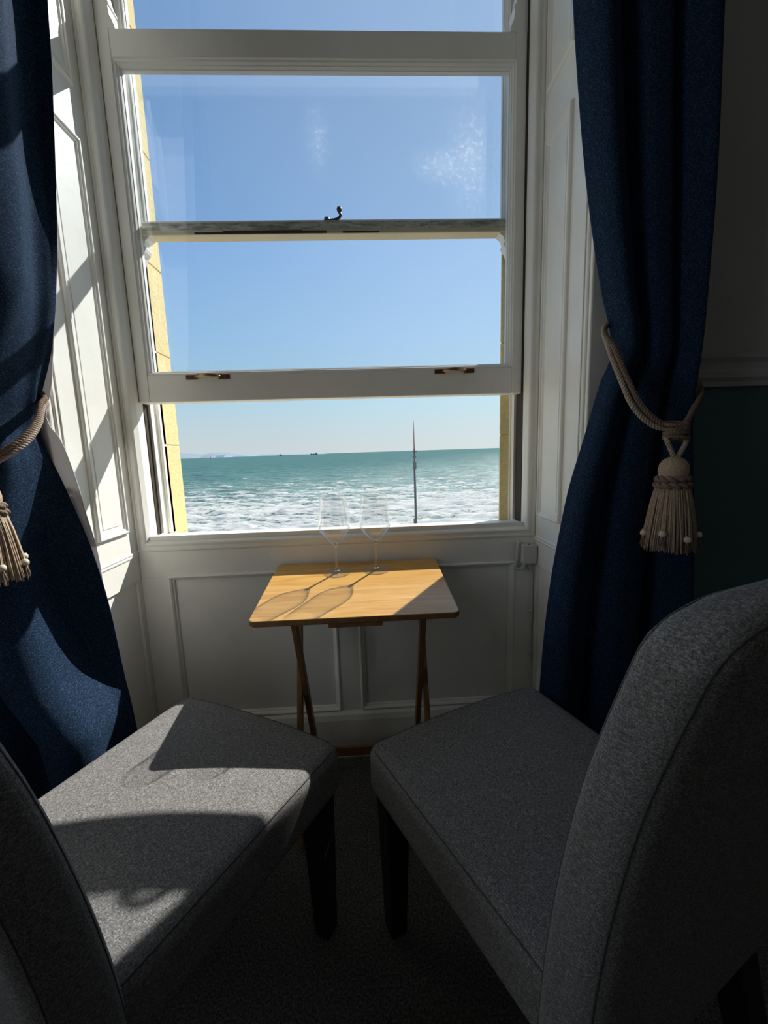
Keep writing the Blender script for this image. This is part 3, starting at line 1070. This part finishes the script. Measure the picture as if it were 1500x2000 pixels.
def tieback(label, path, second, cx, cy, ztop, group):
    root = tag(empty('curtain_tieback', (cx, cy, ztop)), label, 'tieback', group)
    org = Vector((cx, cy, ztop))
    loc = lambda pts: [Vector(p) - org for p in pts]
    bm = bmesh.new()
    twist(bm, loc(path), .0032, .0031, 3, .020)
    obj('cord', bm, M['rope'], root, True)
    bm = bmesh.new()
    twist(bm, loc(second), .0032, .0031, 3, .020)
    obj('cord', bm, M['rope_dark'], root, True)
    # knot: a wrapped collar
    bm = bmesh.new()
    for k in range(5):
        z = .016 - k * .0075
        pts = [Vector((.023 * math.cos(a), .014 * math.sin(a) - .004, z + .004 * math.sin(a + k))) for a in [2 * PI * i / 20 for i in range(21)]]
        twist(bm, pts, .0020, .0024, 3, .014)
    lathe(bm, [(0, .016), (.018, .014), (.018, -.016), (0, -.018)], 16)
    obj('knot', bm, M['rope_dark'], root, True)
    # loop down to the head
    bm = bmesh.new()
    twist(bm, [(-.022, -.006, -.010), (-.020, -.008, -.022), (-.008, -.008, -.046), (.0, -.006, -.056)], .0026, .0028, 3, .018)
    twist(bm, [(.022, -.006, -.010), (.020, -.008, -.022), (.009, -.008, -.046), (.001, -.006, -.056)], .0026, .0028, 3, .018)
    obj('hanging_loop', bm, M['rope'], root, True)
    bm = bmesh.new()
    lathe(bm, [(0, -.052), (.010, -.053), (.020, -.059), (.0265, -.069), (.0285, -.080), (.0275, -.092), (.025, -.099), (0, -.099)], 28, (0, -.004, 0))
    obj('tassel_head', bm, M['fringe'], root, True)
    bm = bmesh.new()
    for zz, rr in ((-.100, .027), (-.113, .029)):
        pts = [Vector((rr * math.cos(a), rr * math.sin(a) - .004, zz)) for a in [2 * PI * i / 24 for i in range(25)]]
        twist(bm, pts, .0036, .0048, 2, .030)
    lathe(bm, [(.0, -.096), (.025, -.096), (.027, -.118), (0, -.120)], 20, (0, -.004, 0))
    obj('twisted_collar', bm, M['rope_dark'], root, True)
    bm = bmesh.new()
    lathe(bm, [(.022, -.112), (.029, -.13), (.037, -.18), (.043, -.245), (.040, -.245), (0, -.20)], 40, (0, -.004, 0))
    rnd = random.Random(len(label))
    for k in range(150):
        a = 2 * PI * k / 150 + rnd.uniform(-.03, .03)
        r0, r1 = .029 + rnd.uniform(-.001, .0015), .047 + rnd.uniform(-.003, .006)
        a1 = a + rnd.uniform(-.10, .10)
        zb = -.252 + rnd.uniform(-.004, .007)
        pts = []
        for i in range(5):
            q = i / 4
            rr = r0 + (r1 - r0) * q ** .75
            aa = a + (a1 - a) * q
            pts.append(Vector((rr * math.cos(aa), rr * math.sin(aa) - .004, -.116 + (zb + .116) * q)))
        tube(bm, pts, [.0016, .0017, .0017, .0016, .0013], 4)
    obj('fringe', bm, M['fringe'], root, True)
    for k in range(7):
        a = 2 * PI * k / 7 + .25
        rr = .051
        c = Vector((rr * math.cos(a), rr * math.sin(a) - .004, -.218 + .006 * math.sin(k * 2.1)))
        bm = bmesh.new()
        lathe(bm, [(0, .007), (.005, .006), (.0075, .001), (.0068, -.004), (.003, -.0065), (0, -.0065)], 14, c)
        obj('bead', bm, M['bead'], root, True)
        bm = bmesh.new()
        for q in range(7):
            b_ = 2 * PI * q / 7
            tube(bm, [c + Vector((0, 0, -.005)), c + Vector((.004 * math.cos(b_), .004 * math.sin(b_), -.015)), c + Vector((.006 * math.cos(b_), .006 * math.sin(b_), -.026))], .0011, 4)
        obj('bead_tuft', bm, M['rope_dark'], root, True)
    return root

pathR = [(.70, -.284, 1.345), (.62, -.288, 1.338), (.565, -.325, 1.318), (.548, -.375, 1.262), (.560, -.405, 1.190), (.579, -.424, 1.129), (.614, -.434, 1.090), (.655, -.436, 1.078), (.69, -.430, 1.083), (.738, -.392, 1.120), (.787, -.345, 1.158), (.80, -.305, 1.20), (.77, -.284, 1.28), (.72, -.284, 1.345)]
secR = [(.70, -.288, 1.355), (.62, -.296, 1.348), (.560, -.335, 1.310), (.552, -.392, 1.255), (.569, -.414, 1.190), (.590, -.431, 1.133), (.620, -.440, 1.098), (.655, -.440, 1.084), (.69, -.432, 1.090), (.740, -.396, 1.128), (.790, -.350, 1.166), (.803, -.31, 1.207), (.77, -.288, 1.285), (.72, -.288, 1.352)]
tieback('taupe rope tieback with a beaded tassel on the right curtain, hanging above the chair back', pathR, secR, .659, -.446, 1.072, None)
pathL = [(-.86, -.284, 1.30), (-.78, -.284, 1.235), (-.737, -.292, 1.190), (-.723, -.325, 1.168), (-.708, -.36, 1.134), (-.700, -.405, 1.098), (-.716, -.440, 1.068), (-.755, -.452, 1.045), (-.80, -.448, 1.042), (-.87, -.436, 1.055), (-.97, -.41, 1.09), (-1.10, -.385, 1.14), (-1.13, -.315, 1.17), (-1.05, -.284, 1.24), (-.93, -.284, 1.30)]
secL = [(x + .002, y - .006, z + .0105) for x, y, z in pathL]
tieback('taupe rope tieback on the sunlit left curtain, its tassel cut by the photo edge', pathL, secL, -.757, -.462, 1.066, None)

# ------------------------------------------------------------------ chairs
def rounded_slab(bm, sx, sy, sz, r, seg=5, shape=None):
    """rounded box centred at origin, denser grid so it can be bent by shape(co)"""
    t = bmesh.new()
    bmesh.ops.create_cube(t, size=1.0)
    for v in t.verts:
        v.co = Vector((v.co.x * sx, v.co.y * sy, v.co.z * sz))
    bmesh.ops.bevel(t, geom=list(t.edges), offset=r, segments=seg, profile=0.5, affect='EDGES')
    for ax, n in ((0, 14), (1, 10), (2, 14)):
        s = (sx, sy, sz)[ax]
        for k in range(1, n):
            p = -s / 2 + s * k / n
            nrm = [0, 0, 0]
            nrm[ax] = 1
            co = [0, 0, 0]
            co[ax] = p
            bmesh.ops.bisect_plane(t, geom=list(t.verts) + list(t.edges) + list(t.faces), plane_co=co, plane_no=nrm)
    if shape:
        for v in t.verts:
            v.co = shape(v.co.copy())
    merge(bm, t)

def make_chair(name, label):
    root = tag(empty(name), label, 'chair', None)
    SW, SD, ST = .463, .475, .112
    # upholstered seat: wider at the front, crowned on top
    bm = bmesh.new()
    def sshape(c):
        q = (c.y + SD / 2) / SD
        x = c.x * (0.90 + 0.13 * q)
        z = c.z
        if c.z > 0:
            z += .012 * (1 - (2 * c.x / SW) ** 2) * (1 - (2 * c.y / SD) ** 2)
        y = c.y + (0.016 * (1 - (2 * c.x / SW) ** 2) * max(0, (c.y - .1) / .14) if c.y > .1 else 0)
        return Vector((x, y + .006, z + .383))
    rounded_slab(bm, SW, SD, ST, .026, 5, sshape)
    seat = obj('seat', bm, M['chair_fabric'], root, True)
    # seam lines round the seat edge
    g_ = .0076
    bm = bmesh.new()
    tube(bm, [sshape(Vector((-.205 + .41 * k / 60, SD / 2 - g_, ST / 2 - g_))) for k in range(61)], .0013, 5)
    obj('piping', bm, M['piping'], root, True)
    for s in (-1, 1):
        bm = bmesh.new()
        tube(bm, [sshape(Vector((s * (SW / 2 - g_), -.225 + .435 * k / 40, ST / 2 - g_))) for k in range(41)], .0013, 5)
        obj('piping', bm, M['piping'], root, True)
    # padded back: leans back, hollowed, domed top
    bm = bmesh.new()
    W_, T_, H_ = .470, .082, .632
    def bshape(c):
        z = c.z + H_ / 2                      # 0..H
        q = z / H_
        lean = -.020 * q - .080 * q * q
        hollow = .020 * (1 - (2 * c.x / W_) ** 2) * q
        t_ = max(0, (q - .72) / .28)
        dome = .002 * (1 - (2 * c.x / W_) ** 2) * t_ - .026 * max(0, (abs(c.x) / (W_ / 2) - .62) / .38) ** 2 * t_
        wx = .93 + .07 * min(1, q * 1.6)
        thick = 1.0 - .25 * q
        return Vector((c.x * wx, -.236 + c.y * thick + lean - hollow, .305 + z + dome))
    rounded_slab(bm, W_, T_, H_, .032, 6, bshape)
    obj('backrest', bm, M['chair_fabric'], root, True)
    for yy in (.0312, -.0312):
        e_, rr = .0098, .032
        xs_, zt = W_ / 2 - e_, H_ / 2 - e_
        pts = [(-xs_, -.285 + (.285 + zt - .03) * k / 40) for k in range(41)]
        pts += [(-xs_ + .022 * (1 - math.cos(t)), zt - .022 + .022 * math.sin(t)) for t in (.3, .6, .9, 1.2)]
        pts += [(-xs_ + .022 + (2 * xs_ - .044) * k / 40, zt) for k in range(41)]
        pts += [(-x, z) for x, z in pts[44:40:-1]] + [(-x, z) for x, z in pts[40::-1]]
        bm = bmesh.new()
        tube(bm, [bshape(Vector((x, yy, z))) for x, z in pts], .0014, 5)
        obj('piping', bm, M['piping'], root, True)
    for sx in (-1, 1):
        bm = bmesh.new()
        tx, ty = sx * .200, .196
        bx, by = sx * .202, .198
        a, b = .027, .0185
        hexa(bm, [(bx - b, by - b, 0), (bx + b, by - b, 0), (bx + b, by + b, 0), (bx - b, by + b, 0)],
             [(tx - a, ty - a, .345), (tx + a, ty - a, .345), (tx + a, ty + a, .345), (tx - a, ty + a, .345)], .003)
        obj('leg', bm, M['black_wood'], root)
        bm = bmesh.new()
        tx, ty = sx * .175, -.215
        bx, by = sx * .175, -.30
        hexa(bm, [(bx - b, by - b, 0), (bx + b, by - b, 0), (bx + b, by + b, 0), (bx - b, by + b, 0)],
             [(tx - a, ty - a, .345), (tx + a, ty - a, .345), (tx + a, ty + a, .345), (tx - a, ty + a, .345)], .003)
        obj('leg', bm, M['black_wood'], root)
    return root

def copy_tree(o, parent=None):
    c = o.copy()
    COL.objects.link(c)
    if parent is not None:
        c.parent = parent
    for ch in list(o.children):
        copy_tree(ch, c)
    return c
chL = make_chair('dining_chair', 'charcoal upholstered chair with sun patches across its seat, beside the left curtain')
chR = copy_tree(chL)
chR['label'] = 'charcoal upholstered chair wholly in shade, its tall back at the lower right'
for c in (chL, chR):
    c['group'] = 'upholstered chairs at the window'
chL.location = (-0.398, -0.612, 0)
chL.rotation_euler = (0, 0, -math.radians(27.7))
chR.location = (0.292, -0.641, 0)
chR.rotation_euler = (0, 0, math.radians(23.4))

# ------------------------------------------------------------------ folding tray table
TILT = math.atan2(.04, .37)
TC = Vector((-.040, -.188, .6795))
tb = tag(empty('folding_table', (TC.x, TC.y, 0)), 'small folding wooden tray table under the window with two wine glasses on it', 'table')
Rt = Matrix.Rotation(TILT, 4, 'X')
def tp(x, y, z):
    """table-top frame (centre of the upper face) -> table local"""
    return Rt @ Vector((x, y, z)) + Vector((0, 0, TC.z))
bm = bmesh.new()
hw, hd, rc, th = .2555, .182, .016, .016
outline = []
for cx, cyy, a0 in ((hw - rc, hd - rc, 0), (-hw + rc, hd - rc, PI / 2), (-hw + rc, -hd + rc, PI), (hw - rc, -hd + rc, 3 * PI / 2)):
    for k in range(7):
        a = a0 + PI / 2 * k / 6
        outline.append((cx + rc * math.cos(a), cyy + rc * math.sin(a)))
levels = [(-th, -.003), (-th + .003, 0), (-.003, 0), (-.0008, -.0012), (0, -.003)]
prev = None
first = None
for z, ins in levels:
    rowv = []
    for x, y in outline:
        s = 1 + ins / math.hypot(x, y)
        rowv.append(bm.verts.new((x * s, y * s, z)))
    if prev:
        for k in range(len(rowv)):
            k2 = (k + 1) % len(rowv)
            bm.faces.new((prev[k], prev[k2], rowv[k2], rowv[k]))
    else:
        first = rowv
    prev = rowv
bm.faces.new(prev)
bm.faces.new(first[::-1])
bm.normal_update()
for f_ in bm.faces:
    f_.material_index = 0 if f_.normal.z > .5 or len(f_.verts) > 4 and f_.calc_center_median().z > -.001 else 1  # side faces take the darker wood, putting the edge's shade into colour
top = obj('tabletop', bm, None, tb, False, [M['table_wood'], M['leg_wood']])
top.matrix_parent_inverse = Matrix.Identity(4)
top.location = (0, 0, TC.z)
top.rotation_euler = (TILT, 0, 0)
# clip block under the front edge
bm = bmesh.new()
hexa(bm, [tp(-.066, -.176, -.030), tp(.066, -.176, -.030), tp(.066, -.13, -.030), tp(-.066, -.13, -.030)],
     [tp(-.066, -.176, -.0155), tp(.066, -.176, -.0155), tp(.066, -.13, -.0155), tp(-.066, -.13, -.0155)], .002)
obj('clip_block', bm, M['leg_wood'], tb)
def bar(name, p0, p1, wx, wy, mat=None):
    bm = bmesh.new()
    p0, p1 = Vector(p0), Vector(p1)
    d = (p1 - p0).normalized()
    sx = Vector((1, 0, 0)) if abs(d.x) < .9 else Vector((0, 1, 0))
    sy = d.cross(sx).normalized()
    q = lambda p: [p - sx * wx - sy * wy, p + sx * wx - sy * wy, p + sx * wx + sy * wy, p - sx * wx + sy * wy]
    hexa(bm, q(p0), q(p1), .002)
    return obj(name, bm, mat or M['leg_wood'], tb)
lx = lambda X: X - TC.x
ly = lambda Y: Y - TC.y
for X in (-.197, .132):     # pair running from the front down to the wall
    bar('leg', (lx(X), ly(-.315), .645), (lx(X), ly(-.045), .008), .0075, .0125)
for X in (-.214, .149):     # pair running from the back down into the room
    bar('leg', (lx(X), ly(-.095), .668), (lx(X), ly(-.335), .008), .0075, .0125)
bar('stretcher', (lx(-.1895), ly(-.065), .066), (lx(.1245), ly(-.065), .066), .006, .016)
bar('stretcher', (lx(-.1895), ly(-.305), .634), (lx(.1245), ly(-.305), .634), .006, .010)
for X0, X1 in ((-.214, -.197), (.149, .132)):
    bm = bmesh.new()
    d = 1 if X1 > X0 else -1
    tube(bm, [(lx(X0) - d * .0085, ly(-.200), .392), (lx(X1) + d * .0085, ly(-.200), .392)], .003, 10)
    obj('pivot_bolt', bm, M['iron'], tb, True)

# ------------------------------------------------------------------ wine glasses
def make_glass(label):
    root = tag(empty('wine_glass'), label, 'wine glass', 'wine glasses on the folding table')
    outer = [(.0035, .088), (.010, .0935), (.022, .107), (.034, .122), (.0435, .135), (.0465, .142), (.0475, .149), (.0468, .160), (.0445, .180), (.0420, .200), (.0395, .220), (.0378, .2345)]
    inner = [(.0366, .2345), (.0383, .220), (.0408, .200), (.0433, .180), (.0455, .160), (.0461, .149), (.0451, .1425), (.0421, .136), (.0328, .1235), (.0210, .1095), (.009, .0985), (0, .0965)]
    from_tab = []
    bm = bmesh.new()
    lathe(bm, outer + [(.0374, .2352), (.0370, .2352)] + inner, 56)
    obj('bowl', bm, M['wineglass'], root, True)
    bm = bmesh.new()
    lathe(bm, [(0, .0963), (.005, .0945), (.0075, .0915), (.0052, .087), (.0040, .078), (.0036, .060), (.0036, .030), (.0042, .016), (.0065, .0085), (.0095, .0055), (0, .0040)], 24)
    obj('stem', bm, M['crystal'], root, True)
    bm = bmesh.new()
    lathe(bm, [(0, .0062), (.008, .0060), (.020, .0040), (.034, .0026), (.0410, .0018), (.0420, .0010), (.0415, .0002), (.030, .0004), (0, .0006)], 56)
    obj('foot', bm, M['wineglass'], root, True)
    return root
gL = make_glass('empty stemmed wine glass standing left of the other on the table')
gR = copy_tree(gL)
gR['label'] = 'empty stemmed wine glass standing right of the other on the table, nearer the mast'
def on_top(o, X, Y):
    lxx, d = X - TC.x, (Y - TC.y) / math.cos(TILT)
    p = Rt @ Vector((lxx, d, 0.0003))
    o.location = (TC.x + p.x, TC.y + p.y, TC.z + p.z)
    o.rotation_euler = (TILT, 0, 0)
on_top(gL, -.1005, -.093)
on_top(gR, .0195, -.083)

# ------------------------------------------------------------------ phone/sensor junction box and its cables on the apron
jb = tag(empty('junction_box', (.523, 0, .703)), 'white junction box on the panelling under the right end of the sill', 'junction box')
bm = bmesh.new()
box(bm, -.025, .025, -.004, 0, -.032, .032, .001, 1)
obj('backplate', bm, M['plastic'], jb)
bm = bmesh.new()
box(bm, -.024, .024, -.030, -.004, -.031, .031, .003)
obj('cover', bm, M['plastic'], jb)
bm = bmesh.new()
lathe(bm, [(0, 0), (.004, 0), (.004, .002), (0, .003)], 12, (0, -.017, .030))
obj('screw', bm, M['iron'], jb)
bm = bmesh.new()
org = Vector((.488, 0, .74))
pl = [(.494, -.002, .742), (.489, -.012, .741), (.487, -.014, .72), (.486, -.012, .69), (.482, -.010, .668), (.484, -.010, .655), (.496, -.011, .650), (.507, -.012, .658), (.512, -.015, .673)]
tube(bm, [p - org for p in catmull(pl, 8)], .0045, 8)
o = obj('cable', bm, M['plastic'], None, True)
o.location = org
tag(o, 'short looped white cable entering the junction box under the sill', 'cable')
cb = tag(empty('cable', (.541, 0, 0)), 'long thin cable clipped down the panelling corner to the floor', 'cable')
bm = bmesh.new()
pl = [(-.018, -.015, .673), (-.012, -.010, .655), (-.004, -.006, .638), (0, -.005, .62), (.0, -.005, .5), (-.001, -.005, .35), (0, -.016, .15), (0, -.018, .01)]
tube(bm, catmull(pl, 8), .0030, 8)
obj('wire', bm, M['plastic'], cb, True)
for z in (.628, .50, .345):
    bm = bmesh.new()
    box(bm, -.007, .005, -.010, 0, z - .003, z + .003, .001, 1)
    lathe(bm, [(0, -.003), (.003, -.003), (.003, .003), (0, .003)], 8, (-.006, -.010, z))
    obj('cable_clip', bm, M['plastic'], cb)
